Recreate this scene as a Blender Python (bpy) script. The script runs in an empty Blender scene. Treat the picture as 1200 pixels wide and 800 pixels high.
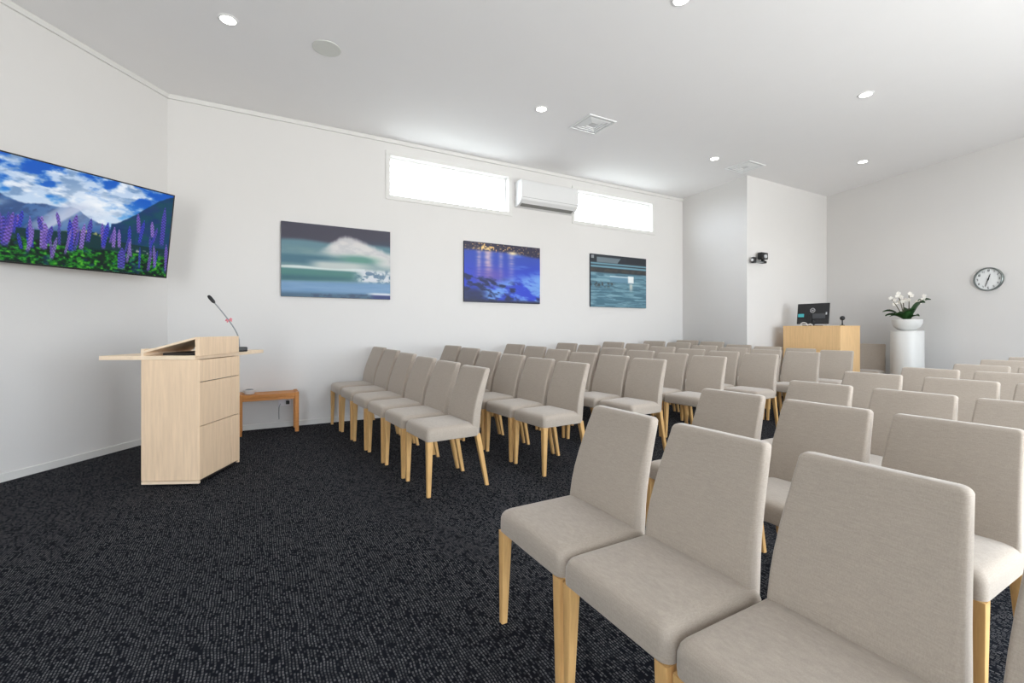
import bpy, bmesh, math, random
import numpy as np
from mathutils import Vector, Matrix

random.seed(7)
S = bpy.context.scene
COL = S.collection
PI = math.pi

# ------------------------------------------------------------------ colour
def lin(c):
    return tuple(((x/255.0)/12.92 if x <= 10 else (((x/255.0)+0.055)/1.055)**2.4) for x in c)

# ------------------------------------------------------------------ materials
MATS = {}
def mat(name):
    m = bpy.data.materials.new(name); m.use_nodes = True
    nt = m.node_tree; nt.nodes.clear()
    o = nt.nodes.new('ShaderNodeOutputMaterial')
    b = nt.nodes.new('ShaderNodeBsdfPrincipled')
    nt.links.new(b.outputs[0], o.inputs[0])
    MATS[name] = m
    return m, nt, b, o

def plain(name, rgb, rough=.6, metal=0., noise=.04, scale=30., bump=0., spec=.5, coat=0.):
    m, nt, b, o = mat(name)
    b.inputs['Roughness'].default_value = rough
    b.inputs['Metallic'].default_value = metal
    b.inputs['Specular IOR Level'].default_value = spec
    b.inputs['Coat Weight'].default_value = coat
    tc = nt.nodes.new('ShaderNodeTexCoord')
    n = nt.nodes.new('ShaderNodeTexNoise'); n.inputs['Scale'].default_value = scale; n.inputs['Detail'].default_value = 3
    nt.links.new(tc.outputs['Object'], n.inputs['Vector'])
    mx = nt.nodes.new('ShaderNodeMix'); mx.data_type = 'RGBA'
    c = lin(rgb)
    mx.inputs[6].default_value = (*[x*(1-noise) for x in c], 1); mx.inputs[7].default_value = (*[min(1, x*(1+noise)) for x in c], 1)
    nt.links.new(n.outputs['Fac'], mx.inputs[0]); nt.links.new(mx.outputs[2], b.inputs['Base Color'])
    if bump:
        bp = nt.nodes.new('ShaderNodeBump'); bp.inputs['Strength'].default_value = bump; bp.inputs['Distance'].default_value = .002
        nt.links.new(n.outputs['Fac'], bp.inputs['Height']); nt.links.new(bp.outputs[0], b.inputs['Normal'])
    return m

def wood(name, rgb, var=.12, stretch=(14, 14, 1.2), rough=.45, scale=3.):
    m, nt, b, o = mat(name)
    b.inputs['Roughness'].default_value = rough
    b.inputs['Specular IOR Level'].default_value = .35
    tc = nt.nodes.new('ShaderNodeTexCoord'); mp = nt.nodes.new('ShaderNodeMapping')
    mp.inputs['Scale'].default_value = stretch
    nt.links.new(tc.outputs['Object'], mp.inputs['Vector'])
    n = nt.nodes.new('ShaderNodeTexNoise'); n.inputs['Scale'].default_value = scale; n.inputs['Detail'].default_value = 6; n.inputs['Roughness'].default_value = .6
    n.inputs['Distortion'].default_value = .4
    nt.links.new(mp.outputs[0], n.inputs['Vector'])
    r = nt.nodes.new('ShaderNodeValToRGB'); c = lin(rgb)
    r.color_ramp.elements[0].position = .3; r.color_ramp.elements[1].position = .72
    r.color_ramp.elements[0].color = (c[0]*(1-var), c[1]*(1-var*1.15), c[2]*(1-var*1.3), 1)
    r.color_ramp.elements[1].color = (*[min(1, x*(1+var*.6)) for x in c], 1)
    nt.links.new(n.outputs['Fac'], r.inputs[0]); nt.links.new(r.outputs[0], b.inputs['Base Color'])
    return m

def fabric(name, rgb):
    m, nt, b, o = mat(name)
    b.inputs['Roughness'].default_value = .95; b.inputs['Specular IOR Level'].default_value = .12
    b.inputs['Sheen Weight'].default_value = .30; b.inputs['Sheen Roughness'].default_value = .45
    tc = nt.nodes.new('ShaderNodeTexCoord')
    outs = []
    for sc in ((90, 34, 520), (420, 420, 140)):
        mp = nt.nodes.new('ShaderNodeMapping'); mp.inputs['Scale'].default_value = sc
        nt.links.new(tc.outputs['Object'], mp.inputs['Vector'])
        n = nt.nodes.new('ShaderNodeTexNoise'); n.inputs['Scale'].default_value = 1.; n.inputs['Detail'].default_value = 2
        nt.links.new(mp.outputs[0], n.inputs['Vector']); outs.append(n)
    a = nt.nodes.new('ShaderNodeMath'); a.operation = 'ADD'
    nt.links.new(outs[0].outputs['Fac'], a.inputs[0]); nt.links.new(outs[1].outputs['Fac'], a.inputs[1])
    r = nt.nodes.new('ShaderNodeValToRGB'); c = lin(rgb)
    r.color_ramp.elements[0].position = .36; r.color_ramp.elements[1].position = .64
    h = nt.nodes.new('ShaderNodeMath'); h.operation = 'MULTIPLY'; h.inputs[1].default_value = .5
    nt.links.new(a.outputs[0], h.inputs[0]); nt.links.new(h.outputs[0], r.inputs[0])
    r.color_ramp.elements[0].color = (*[x*.90 for x in c], 1); r.color_ramp.elements[1].color = (*[min(1, x*1.09) for x in c], 1)
    nt.links.new(r.outputs[0], b.inputs['Base Color'])
    bp = nt.nodes.new('ShaderNodeBump'); bp.inputs['Strength'].default_value = .25; bp.inputs['Distance'].default_value = .001
    nt.links.new(h.outputs[0], bp.inputs['Height']); nt.links.new(bp.outputs[0], b.inputs['Normal'])
    return m

def emit(name, rgb, k):
    m = bpy.data.materials.new(name); m.use_nodes = True
    nt = m.node_tree; nt.nodes.clear()
    o = nt.nodes.new('ShaderNodeOutputMaterial'); e = nt.nodes.new('ShaderNodeEmission')
    e.inputs[0].default_value = (*lin(rgb), 1); e.inputs[1].default_value = k
    nt.links.new(e.outputs[0], o.inputs[0]); MATS[name] = m
    return m

def painted(name, glow=0., rough=.6):
    m, nt, b, o = mat(name)
    at = nt.nodes.new('ShaderNodeAttribute'); at.attribute_name = 'picture'
    if glow:
        b.inputs['Base Color'].default_value = (.01, .01, .01, 1); b.inputs['Roughness'].default_value = .25
        b.inputs['Specular IOR Level'].default_value = .15; nt.links.new(at.outputs['Color'], b.inputs['Emission Color']); b.inputs['Emission Strength'].default_value = glow
    else:
        nt.links.new(at.outputs['Color'], b.inputs['Base Color']); b.inputs['Roughness'].default_value = rough
    return m

def carpet():
    m, nt, b, o = mat('carpet')
    b.inputs['Roughness'].default_value = 1.; b.inputs['Specular IOR Level'].default_value = .05
    N = nt.nodes.new; L = nt.links.new
    def mth(op, a, bb=None, cc=None):
        n = N('ShaderNodeMath'); n.operation = op
        for i, x in enumerate((a, bb, cc)):
            if x is None: continue
            if isinstance(x, (int, float)): n.inputs[i].default_value = x
            else: L(x, n.inputs[i])
        return n.outputs[0]
    g = N('ShaderNodeNewGeometry'); sp = N('ShaderNodeSeparateXYZ'); 
    nz = N('ShaderNodeTexNoise'); nz.inputs['Scale'].default_value = 6.; nz.inputs['Detail'].default_value = 2.
    L(g.outputs['Position'], nz.inputs['Vector'])
    L(g.outputs['Position'], sp.inputs[0])
    wob = mth('MULTIPLY', mth('SUBTRACT', nz.outputs['Fac'], .5), .028)
    x = mth('DIVIDE', mth('ADD', sp.outputs['X'], wob), .0108)
    col = mth('FLOOR', x); fx = mth('FRACT', x)
    w1 = N('ShaderNodeTexWhiteNoise'); w1.noise_dimensions = '1D'; L(col, w1.inputs['W'])
    y = mth('ADD', mth('DIVIDE', sp.outputs['Y'], .0155), mth('MULTIPLY', w1.outputs['Value'], 37.))
    cell = mth('FLOOR', y); fy = mth('FRACT', y)
    cv = N('ShaderNodeCombineXYZ'); L(col, cv.inputs[0]); L(cell, cv.inputs[1])
    w2 = N('ShaderNodeTexWhiteNoise'); w2.noise_dimensions = '2D'; L(cv.outputs[0], w2.inputs['Vector'])
    on = mth('GREATER_THAN', w2.outputs['Value'], .18)
    mx_ = mth('LESS_THAN', mth('ABSOLUTE', mth('SUBTRACT', fx, .5)), .26)
    my_ = mth('LESS_THAN', mth('ABSOLUTE', mth('SUBTRACT', fy, .5)), .38)
    mask = mth('MULTIPLY', on, mth('MULTIPLY', mx_, my_))
    lum = mth('MULTIPLY', mask, mth('MULTIPLY_ADD', w2.outputs['Value'], .95, .0))
    mix = N('ShaderNodeMix'); mix.data_type = 'RGBA'
    mix.inputs[6].default_value = (.0120, .0130, .0180, 1); mix.inputs[7].default_value = (.19, .19, .20, 1)
    L(lum, mix.inputs[0])
    fz = N('ShaderNodeTexNoise'); fz.inputs['Scale'].default_value = 420.; L(g.outputs['Position'], fz.inputs['Vector'])
    mm = N('ShaderNodeMix'); mm.data_type = 'RGBA'; mm.blend_type = 'MULTIPLY'; mm.inputs[0].default_value = .6
    L(mix.outputs[2], mm.inputs[6]); L(fz.outputs['Fac'], mm.inputs[7])
    L(mm.outputs[2], b.inputs['Base Color'])
    bp = N('ShaderNodeBump'); bp.inputs['Strength'].default_value = .5; bp.inputs['Distance'].default_value = .003
    L(lum, bp.inputs['Height']); L(bp.outputs[0], b.inputs['Normal'])
    return m

def glass(name):
    m = bpy.data.materials.new(name); m.use_nodes = True
    nt = m.node_tree; nt.nodes.clear()
    o = nt.nodes.new('ShaderNodeOutputMaterial'); t = nt.nodes.new('ShaderNodeBsdfTransparent'); g = nt.nodes.new('ShaderNodeBsdfGlossy')
    g.inputs['Roughness'].default_value = .02; t.inputs[0].default_value = (.97, .985, .98, 1)
    mx = nt.nodes.new('ShaderNodeMixShader'); mx.inputs[0].default_value = .05
    nt.links.new(t.outputs[0], mx.inputs[1]); nt.links.new(g.outputs[0], mx.inputs[2]); nt.links.new(mx.outputs[0], o.inputs[0])
    MATS[name] = m
    return m

M_WALL = plain('wall_paint', (213, 211, 209), .85, noise=.01, scale=4)
M_CEIL = plain('ceiling_paint', (232, 231, 231), .9, noise=.01, scale=4)
M_TRIM = plain('trim_paint', (214, 213, 210), .5, noise=.01)
M_CARPET = carpet()
M_FAB = fabric('taupe_fabric', (168, 157, 145))
M_LEG = wood('oak_leg', (212, 170, 112), .14, (30, 30, 2.5))
M_POD = wood('pale_oak_veneer', (236, 208, 176), .10, (16, 16, 1.1))
M_POD_EDGE = wood('pale_oak_edge', (240, 218, 190), .06, (6, 6, 6))
M_DESK = wood('honey_oak_veneer', (226, 188, 138), .10, (16, 16, 1.1))
M_TABLE = wood('orange_pine', (196, 132, 70), .16, (4, 20, 20))
M_BLACK = plain('black_plastic', (18, 18, 20), .4, noise=.1)
M_BEZEL = plain('black_bezel', (9, 9, 11), .3, noise=.05)
M_DARKIN = plain('dark_interior', (40, 34, 30), .8)
M_GREYM = plain('grey_metal', (140, 144, 146), .4, .4)
M_STEEL = plain('brushed_steel', (150, 152, 155), .3, .9)
M_WHITE = plain('white_plastic', (216, 216, 216), .35, noise=.01)
M_WHITE_MATT = plain('white_lacquer', (212, 212, 210), .45, noise=.01)
M_LOUV = plain('grey_louvre', (120, 120, 116), .5)
M_SPK = plain('speaker_mesh', (208, 209, 204), .9, noise=.05, scale=300)
M_VENT = plain('vent_white', (228, 229, 229), .6, noise=.01)
M_VENTD = plain('vent_core', (205, 206, 207), .7, noise=.02)
M_GLASS = glass('clear_glass')
M_LAMP = emit('lamp_glow', (255, 250, 242), 14.)
M_GREEN = plain('orchid_leaf', (40, 74, 36), .4, noise=.25, scale=14)
M_STEM = plain('orchid_stem', (84, 80, 58), .6, noise=.15)
M_PETAL = plain('orchid_petal', (240, 236, 228), .6, noise=.03)
M_SOIL = plain('bark_mix', (70, 58, 44), .9, noise=.4, scale=60)
M_PINK = plain('pink_ribbon', (214, 130, 140), .6)
M_CYAN = plain('cyan_patch', (70, 178, 186), .5)
M_BAND = plain('dark_grey_panel', (58, 60, 64), .35)
M_LOGO = plain('silver_emblem', (182, 184, 186), .4)
M_DIAL = plain('clock_dial', (222, 224, 224), .6, noise=.01)
M_NUM = plain('clock_numerals', (70, 74, 74), .6)
M_RIM = plain('clock_rim', (112, 118, 116), .3, .5)
M_TV = painted('screen_picture', glow=1.0)
M_PIC = painted('canvas_print', rough=.55)
M_CANVAS_SIDE = plain('canvas_edge', (52, 58, 70), .8)
M_PINKSOCK = plain('socket_plate', (226, 222, 226), .4)

# ------------------------------------------------------------------ mesh helpers
def link(name, bm, m, parent=None, smooth=None, mats=None):
    me = bpy.data.meshes.new(name)
    bmesh.ops.recalc_face_normals(bm, faces=bm.faces[:])
    bm.to_mesh(me); bm.free()
    for q in (mats or [m]): me.materials.append(q)
    if smooth is not None:
        for p in me.polygons: p.use_smooth = True
        me.set_sharp_from_angle(angle=math.radians(smooth))
    o = bpy.data.objects.new(name, me); COL.objects.link(o)
    if parent: o.parent = parent
    return o

def tag(o, label, cat, group=None):
    o['label'] = label; o['category'] = cat
    if group: o['group'] = group
    return o

def thing(name, label, cat, loc=(0, 0, 0), rz=0., group=None):
    o = bpy.data.objects.new(name, None); o.empty_display_size = .1; COL.objects.link(o)
    o.location = loc; o.rotation_euler = (0, 0, rz)
    return tag(o, label, cat, group)

def struct(o):
    o['kind'] = 'structure'; return o

def box(bm, x0, x1, y0, y1, z0, z1, bev=0., seg=2, M=None):
    t = bmesh.new()
    bmesh.ops.create_cube(t, size=1.)
    for v in t.verts:
        v.co = Vector(((x0+x1)/2+v.co.x*(x1-x0), (y0+y1)/2+v.co.y*(y1-y0), (z0+z1)/2+v.co.z*(z1-z0)))
    if bev: bmesh.ops.bevel(t, geom=t.edges[:], offset=bev, segments=seg, affect='EDGES', profile=.5)
    merge(bm, t, M)

def merge(bm, t, M=None):
    if M is not None: bmesh.ops.transform(t, matrix=M, verts=t.verts[:])
    me = bpy.data.meshes.new('tmp'); t.to_mesh(me); t.free(); bm.from_mesh(me); bpy.data.meshes.remove(me)

def nb(): return bmesh.new()

def loft(bm, rings, cap0=True, cap1=True):
    vs = [[bm.verts.new(p) for p in r] for r in rings]
    n = len(vs[0])
    for a, b in zip(vs[:-1], vs[1:]):
        for i in range(n):
            bm.faces.new((a[i], a[(i+1) % n], b[(i+1) % n], b[i]))
    if cap0: bm.faces.new(vs[0][::-1])
    if cap1: bm.faces.new(vs[-1])

def lathe(bm, prof, n=40, M=None, cap0=True, cap1=True):
    t = bmesh.new()
    loft(t, [[(r*math.cos(2*PI*i/n), r*math.sin(2*PI*i/n), z) for i in range(n)] for r, z in prof], cap0, cap1)
    merge(bm, t, M)

def tube(bm, pts, rad, n=10):
    pts = [Vector(p) for p in pts]; rings = []
    rads = rad if isinstance(rad, (list, tuple)) else [rad]*len(pts)
    up = Vector((0.13, .27, 1)).normalized()
    for i, p in enumerate(pts):
        d = (pts[min(i+1, len(pts)-1)]-pts[max(i-1, 0)]).normalized()
        a = d.cross(up)
        if a.length < .05: a = d.cross(Vector((1, 0, 0)))
        a.normalize(); b = d.cross(a)
        rings.append([p+rads[i]*(math.cos(2*PI*k/n)*a+math.sin(2*PI*k/n)*b) for k in range(n)])
    loft(bm, rings)

def prism(bm, poly, x0, x1, axis='x'):
    """poly in the two other axes, extruded along axis"""
    f = {'x': lambda a, p: (a, p[0], p[1]), 'y': lambda a, p: (p[0], a, p[1]), 'z': lambda a, p: (p[0], p[1], a)}[axis]
    loft(bm, [[f(x0, p) for p in poly], [f(x1, p) for p in poly]])

def rrect(hx, hy, r, k=4):
    out = []
    for cx, cy, a0 in ((hx-r, hy-r, 0), (-hx+r, hy-r, PI/2), (-hx+r, -hy+r, PI), (hx-r, -hy+r, 1.5*PI)):
        for i in range(k+1):
            a = a0+PI/2*i/k; out.append((cx+r*math.cos(a), cy+r*math.sin(a)))
    return out

def basis(o, x, y):
    x = Vector(x); y = Vector(y); z = x.cross(y)
    return Matrix(((x.x, y.x, z.x, o[0]), (x.y, y.y, z.y, o[1]), (x.z, y.z, z.z, o[2]), (0, 0, 0, 1)))

# ------------------------------------------------------------------ room plan (metres): x along the window wall, y towards it
H = 3.82
YB = 6.28                                   # window wall
CORN = (-.862, YB)                          # corner of the screen wall and the window wall
LD = Vector((-.5983, -.8013, 0)); LN = Vector((.8013, -.5983, 0))   # screen wall: along, into the room
LEN_L = 4.57
YF = -2.4; XL = CORN[0]+LD.x*LEN_L; YL = CORN[1]+LD.y*LEN_L
NA = Vector((7.45, YB, 0)); NB = Vector((7.26, 4.78, 0)); NC = Vector((9.80, 4.78, 0)); ND = Vector((8.01, YF, 0))
T = .15

def slab(bm, a, b, z0, z1, out):
    """vertical slab from a to b, thickened away from the room along out"""
    a = Vector(a); b = Vector(b); o = Vector(out).normalized()*T
    loft(bm, [[(a.x, a.y, z0), (b.x, b.y, z0), (b.x+o.x, b.y+o.y, z0), (a.x+o.x, a.y+o.y, z0)],
              [(a.x, a.y, z1), (b.x, b.y, z1), (b.x+o.x, b.y+o.y, z1), (a.x+o.x, a.y+o.y, z1)]])

def floor_poly(z0, z1):
    P = [(XL, YF), (ND.x, ND.y), (NC.x, NC.y), (NB.x, NB.y), (NA.x, NA.y), CORN, (XL, YL)]
    bm = nb(); loft(bm, [[(x, y, z0) for x, y in P], [(x, y, z1) for x, y in P]]); return bm
struct(link('floor', floor_poly(-.1, 0.), M_CARPET))
struct(link('ceiling', floor_poly(H, H+.1), M_CEIL))

def wall_open(name, x0, x1, y, z0, z1, holes, sgn):
    """wall along x at y with real openings; holes = (x0,x1,z0,z1)"""
    bm = nb(); ya, yb = (y, y+T) if sgn > 0 else (y-T, y)
    xs = x0
    for (a, b, c, d) in holes:
        box(bm, xs, a, ya, yb, z0, z1); box(bm, a, b, ya, yb, z0, c); box(bm, a, b, ya, yb, d, z1); xs = b
    box(bm, xs, x1, ya, yb, z0, z1)
    return struct(link(name, bm, M_WALL))
W1 = (1.60, 3.46, 3.05, 3.60); W2 = (4.76, 6.60, 3.07, 3.60)
wall_open('wall_back', CORN[0], NA.x+.1, YB, 0, H, [W1, W2], 1)
FRONT = [(-3.1, -1.5, .08, 2.75), (1.4, 4.0, .08, 2.75), (4.2, 6.9, .08, 2.75)]
wall_open('wall_front', XL, ND.x, YF, 0, H, FRONT, -1)
bm = nb(); slab(bm, (*CORN, 0), (XL, YL, 0), 0, H, -LN); struct(link('wall_left', bm, M_WALL))
bm = nb(); slab(bm, (XL, YL, 0), (XL, YF, 0), 0, H, (-1, 0, 0)); struct(link('wall_entry', bm, M_WALL))
bm = nb(); loft(bm, [[(NA.x, NA.y, z), (NB.x, NB.y, z), (NC.x, NC.y, z), (NC.x, NA.y, z)] for z in (0, H)]); struct(link('wall_column', bm, M_WALL))
cd = (ND-NC).normalized(); cn = Vector((cd.y, -cd.x, 0))          # clock wall: cn points into the room
if cn.x > 0: cn = -cn
bm = nb(); slab(bm, NC, ND, 0, H, -cn); struct(link('wall_right', bm, M_WALL))

def strip(name, pts, z0, z1, d, m, into):
    """thin moulding along a wall"""
    bm = nb(); a, b = Vector(pts[0]), Vector(pts[1]); n = Vector(into).normalized()*d
    c = .004
    loft(bm, [[(p.x, p.y, z0), (p.x+n.x, p.y+n.y, z0), (p.x+n.x, p.y+n.y, z1-c), (p.x+n.x*.6, p.y+n.y*.6, z1), (p.x, p.y, z1)] for p in (a, b)])
    return struct(link(name, bm, m))
c3 = Vector((*CORN, 0)); l3 = Vector((XL, YL, 0))
strip('baseboard_left', (c3, l3), 0, .065, .014, M_TRIM, LN)
strip('baseboard_back', (c3, NA), 0, .065, .014, M_TRIM, (0, -1, 0))
strip('baseboard_column', (NB, NC), 0, .065, .014, M_TRIM, (0, -1, 0))
strip('baseboard_right', (NC, ND), 0, .065, .014, M_TRIM, cn)
strip('trim_1', (c3, l3), H-.055, H, .022, M_TRIM, LN)
strip('trim_2', (c3, NA), H-.055, H, .022, M_TRIM, (0, -1, 0))

def window(name, W, y, sgn, casing=True):
    x0, x1, z0, z1 = W; e = bpy.data.objects.new(name, None); COL.objects.link(e); e.location = ((x0+x1)/2, y, z0); e['kind'] = 'structure'
    ox, oz = (x0+x1)/2, z0
    def ring(a, yy0, yy1, out):
        bm = nb()
        X0, X1, Z0, Z1 = x0-ox-out, x1-ox+out, z0-oz-out, z1-oz+out
        for q in ((X0, X1, Z0, Z0+a), (X0, X1, Z1-a, Z1), (X0, X0+a, Z0+a, Z1-a), (X1-a, X1, Z0+a, Z1-a)):
            box(bm, q[0], q[1], yy0, yy1, q[2], q[3], .002, 1)
        return bm
    if casing: link('casing', ring(.062, -.014*sgn if sgn > 0 else 0, 0 if sgn > 0 else .014, .06), M_TRIM, e)
    a, b = sorted((.085*sgn, .125*sgn))
    link('sash_frame', ring(.022, a, b, 0), M_WHITE, e)
    bm = nb(); a, b = sorted((.100*sgn, .106*sgn)); box(bm, x0-ox+.02, x1-ox-.02, a, b, .02, z1-oz-.02); link('pane', bm, M_GLASS, e)
window('window_1', W1, YB, 1); window('window_2', W2, YB, 1)
for i, w in enumerate(FRONT): window('window_%d' % (i+3), w, YF, -1, False)

# ------------------------------------------------------------------ pictures computed point by point
def vnoise(x, y, seed=0):
    def h(ix, iy):
        n = np.sin(ix*127.1+iy*311.7+seed*74.7)*43758.5453; return n-np.floor(n)
    ix, iy = np.floor(x), np.floor(y); fx, fy = x-ix, y-iy
    fx = fx*fx*(3-2*fx); fy = fy*fy*(3-2*fy)
    return (h(ix, iy)*(1-fx)+h(ix+1, iy)*fx)*(1-fy)+(h(ix, iy+1)*(1-fx)+h(ix+1, iy+1)*fx)*fy
def fbm(x, y, seed=0, o=4):
    s = 0; a = .5; t = 0
    for i in range(o): s = s+a*vnoise(x*2**i, y*2**i, seed+i); t += a; a *= .5
    return s/t
def sstep(a, b, x):
    t = np.clip((x-a)/(b-a), 0, 1); return t*t*(3-2*t)
def mixc(c, d, k):
    return c*(1-k[..., None])+np.array(d, float)*k[..., None] if not isinstance(d, np.ndarray) or d.ndim == 1 else c*(1-k[..., None])+d*k[..., None]

def paint_lupins(s, t):
    """s 0..1 left to right over the whole screen, t 0..1 down"""
    c = np.zeros(s.shape+(3,))+np.array((18, 98, 200.)); c = mixc(c, (70, 160, 225), sstep(.12, .45, t))
    c = mixc(c, (6, 70, 170), sstep(.5, .2, t)*.4)
    cl = fbm(s*9+t*4, t*9-s*2.2, 3, 6); k = sstep(.40, .60, cl+.16*(t-.14)); c = mixc(c, (200, 216, 236), k*.92)
    c = mixc(c, (96, 132, 176), sstep(.48, .74, fbm(s*15+t*5, t*17, 9, 5))*k*.75); c = mixc(c, (238, 242, 248), sstep(.55, .75, fbm(s*13, t*15+3, 19, 5))*k*.8)
    glow = np.exp(-((s-.58)/.13)**2-((t-.30)/.13)**2); c = mixc(c, (244, 247, 250), np.clip(glow*.8, 0, 1))
    m1 = .46-.10*np.exp(-((s-.12)/.10)**2)-.06*np.exp(-((s-.38)/.10)**2)-.05*np.exp(-((s-.48)/.05)**2)+.05*sstep(.5, .66, s)-.03*fbm(s*26, s*0, 5, 4)
    k = sstep(0, .02, t-m1)*(s < .80); col = np.zeros_like(c)+np.array((66, 104, 158.)); col = mixc(col, (18, 70, 140), sstep(.48, .66, t)); col = mixc(col, (40, 62, 108), sstep(.45, .65, fbm(s*30+t*10, t*18, 33))*.6); c = mixc(c, col, k)
    ray = (.35+.65*sstep(.3, .75, vnoise((s+t*.55)*20, s*0, 8)))*np.exp(-((s+.45*(t-.3)-.56)/.13)**2)*sstep(.28, .40, t)*(1-sstep(.60, .72, t)); c = mixc(c, (196, 204, 224), np.clip(ray*1.0, 0, .85))
    ray2 = np.exp(-((s+.8*(t-.4)-.20)/.04)**2)*sstep(.40, .46, t)*(1-sstep(.6, .66, t)); c = mixc(c, (150, 176, 208), np.clip(ray2*.7, 0, 1))
    m2 = .50-.47*sstep(.62, 1.02, s)-.03*fbm(s*24, s*0, 6)+.06*(s < .66)
    k = sstep(0, .02, t-m2)*sstep(.60, .67, s); col = np.zeros_like(c)+np.array((14, 48, 96.)); col = mixc(col, (6, 62, 82), sstep(.35, .7, fbm(s*18+t*8, t*14, 2))); c = mixc(c, col, k*.95)
    hill = .66-.07*np.exp(-((s-.55)/.13)**2); k = sstep(0, .012, t-hill); c = mixc(c, (10, 50, 56), k)
    k = np.exp(-((t-hill-.014)/.016)**2)*np.exp(-((s-.55)/.1)**2)*sstep(.3, .7, vnoise(s*90, t*60, 4)); c = mixc(c, (176, 172, 110), np.clip(k, 0, 1))
    k = sstep(0, .05, t-.715-.05*fbm(s*30, s*0, 12)); g = fbm(s*60, t*44, 15, 5)
    col = np.zeros_like(c)+np.array((4, 44, 20.)); col = mixc(col, (26, 120, 32), sstep(.42, .66, g)); col = mixc(col, (96, 176, 44), sstep(.60, .80, g)*.8); col = mixc(col, (3, 18, 30), sstep(.50, .30, g)*.7); col = mixc(col, (14, 60, 120), sstep(.58, .72, fbm(s*24, t*22, 41))*.45)
    c = mixc(c, col, k)
    k = np.exp(-((s-.86)/.07)**2-((t-.735)/.018)**2)*sstep(.4, .7, vnoise(s*80, t*50, 21)); c = mixc(c, (205, 200, 190), np.clip(k, 0, 1))
    rr = random.Random(4)
    sp = [(.955, .16, .50, .017), (.80, .30, .24, .013), (.84, .36, .3, .012), (.885, .36, .2, .013), (.73, .72, .26, .026), (.49, .44, .36, .019), (.46, .50, .36, .016), (.53, .52, .3, .014), (.56, .45, .28, .014), (.615, .48, .3, .013), (.645, .46, .3, .015), (.68, .5, .25, .012),
          (.19, .58, .30, .020), (.225, .53, .32, .018), (.29, .62, .24, .018), (.355, .58, .28, .022), (.385, .60, .2, .014), (.40, .45, .16, .010), (.26, .50, .18, .012), (.34, .52, .14, .012), (.325, .53, .14, .012), (.245, .54, .18, .011), (.76, .46, .22, .012), (.705, .52, .22, .011), (.92, .42, .2, .01), (.985, .60, .36, .014), (.10, .55, .34, .02), (.05, .6, .3, .02), (.15, .66, .3, .02), (.02, .5, .3, .018)]
    sp += [(rr.uniform(0, 1), rr.uniform(.52, .72), rr.uniform(.14, .3), rr.uniform(.007, .012)) for _ in range(30)]
    for i, (a, b, hh, w) in enumerate(sp):
        u = (s-a-.02*math.sin(i*2.3)*(t-b)/hh)/w; v = (t-b)/hh
        wd = np.clip(np.minimum(v*3.2, 1), 0, 1)**.7*(1-.25*np.clip(v, 0, 1))
        k = (1-sstep(.8, 1.05, np.abs(u)/np.maximum(wd, .02)))*(v > 0)*(v < 1)*(1-sstep(.85, 1, v))
        tex = .5+.5*np.sin(v*hh*190+np.abs(u)*1.3)*np.cos(u*5.2)
        a_ = np.array(((74, 66, 176), (112, 84, 186), (52, 58, 190), (138, 108, 200))[i % 4], float)
        col = np.zeros_like(c)+a_*.55; col = mixc(col, np.minimum(a_*1.12+10, 255), tex)
        c = mixc(c, col, k*(.94 if i < 30 else .8))
    return c

def paint_wave(s, t):
    c = np.zeros(s.shape+(3,))+np.array((54, 52, 68.)); c = mixc(c, (44, 62, 84), sstep(.5, 1, s)*sstep(.1, .3, t))
    c = mixc(c, (84, 120, 132), sstep(.20, .27, t+.012*np.sin(s*9))); c = mixc(c, (112, 140, 142), sstep(.27, .40, t)*fbm(s*8, t*26, 1))
    c = mixc(c, (58, 100, 118), sstep(.40, .46, t)*(1-sstep(.52, .58, t))*(1-sstep(.3, .6, s)))
    h1 = .41-.25*np.exp(-((s-.57)/np.where(s < .57, .19, .36))**2)*(1+.10*fbm(s*12, s*0, 3))-.03*fbm(s*26, s*0, 6)
    k = sstep(-.03, .06, t-h1)*(1-sstep(.36, .46, t-.12*sstep(.70, .95, s)))*sstep(.28, .50, s+.04*fbm(s*20, t*20, 44)); c = mixc(c, (206, 202, 200), k*.95)
    c = mixc(c, (178, 178, 182), k*sstep(.42, .7, fbm(s*13, t*17, 4, 5))*.7); 
    k = np.exp(-((s-.70)/.17)**2-((t-.45)/.055)**2); c = mixc(c, (84, 136, 124), np.clip(k*1.25, 0, .95))
    k = sstep(.46, .54, t)*(1-sstep(.60, .66, t)); c = mixc(c, (176, 184, 182), k*sstep(.18, .36, s)*(1-.55*sstep(.62, .85, s)))
    k = sstep(.575, .60, t+.01*np.sin(s*11))*(1-sstep(.60, .64, t)); c = mixc(c, (196, 206, 204), k*(s < .75))
    k = sstep(.605, .64, t)*(1-sstep(.74, .82, t+.05*s)); c = mixc(c, (64, 116, 112), k*(1-sstep(.58, .80, s))); c = mixc(c, (38, 88, 100), k*sstep(.66, .76, t)*(1-sstep(.5, .75, s)))
    f = fbm(s*26, t*22, 11, 4); k = sstep(.60, .76, s)*sstep(.56, .62, t)*(1-sstep(.74, .80, t)); c = mixc(c, (196, 200, 206), k*sstep(.30, .62, f)); c = mixc(c, (88, 112, 142), k*sstep(.56, .34, f)*.7)
    k = sstep(.77, .83, t+.03*s); c = mixc(c, (92, 132, 170), k); c = mixc(c, (120, 152, 184), k*fbm(s*4, t*30, 14)); c = mixc(c, (60, 92, 116), k*sstep(.9, .98, t))
    k = sstep(.93, .97, t+.03*fbm(s*20, t*20, 8)-.02+.03*sstep(.5, .9, s)); c = mixc(c, (48, 70, 98), k*sstep(.4, .6, fbm(s*24, t*40, 17))*(s > .25)); c = mixc(c, (34, 50, 104), k*sstep(.78, .86, s)); c = mixc(c, (208, 212, 216), sstep(.90, .93, t)*(1-sstep(.93, .96, t))*sstep(.74, .85, s))
    return c

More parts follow.
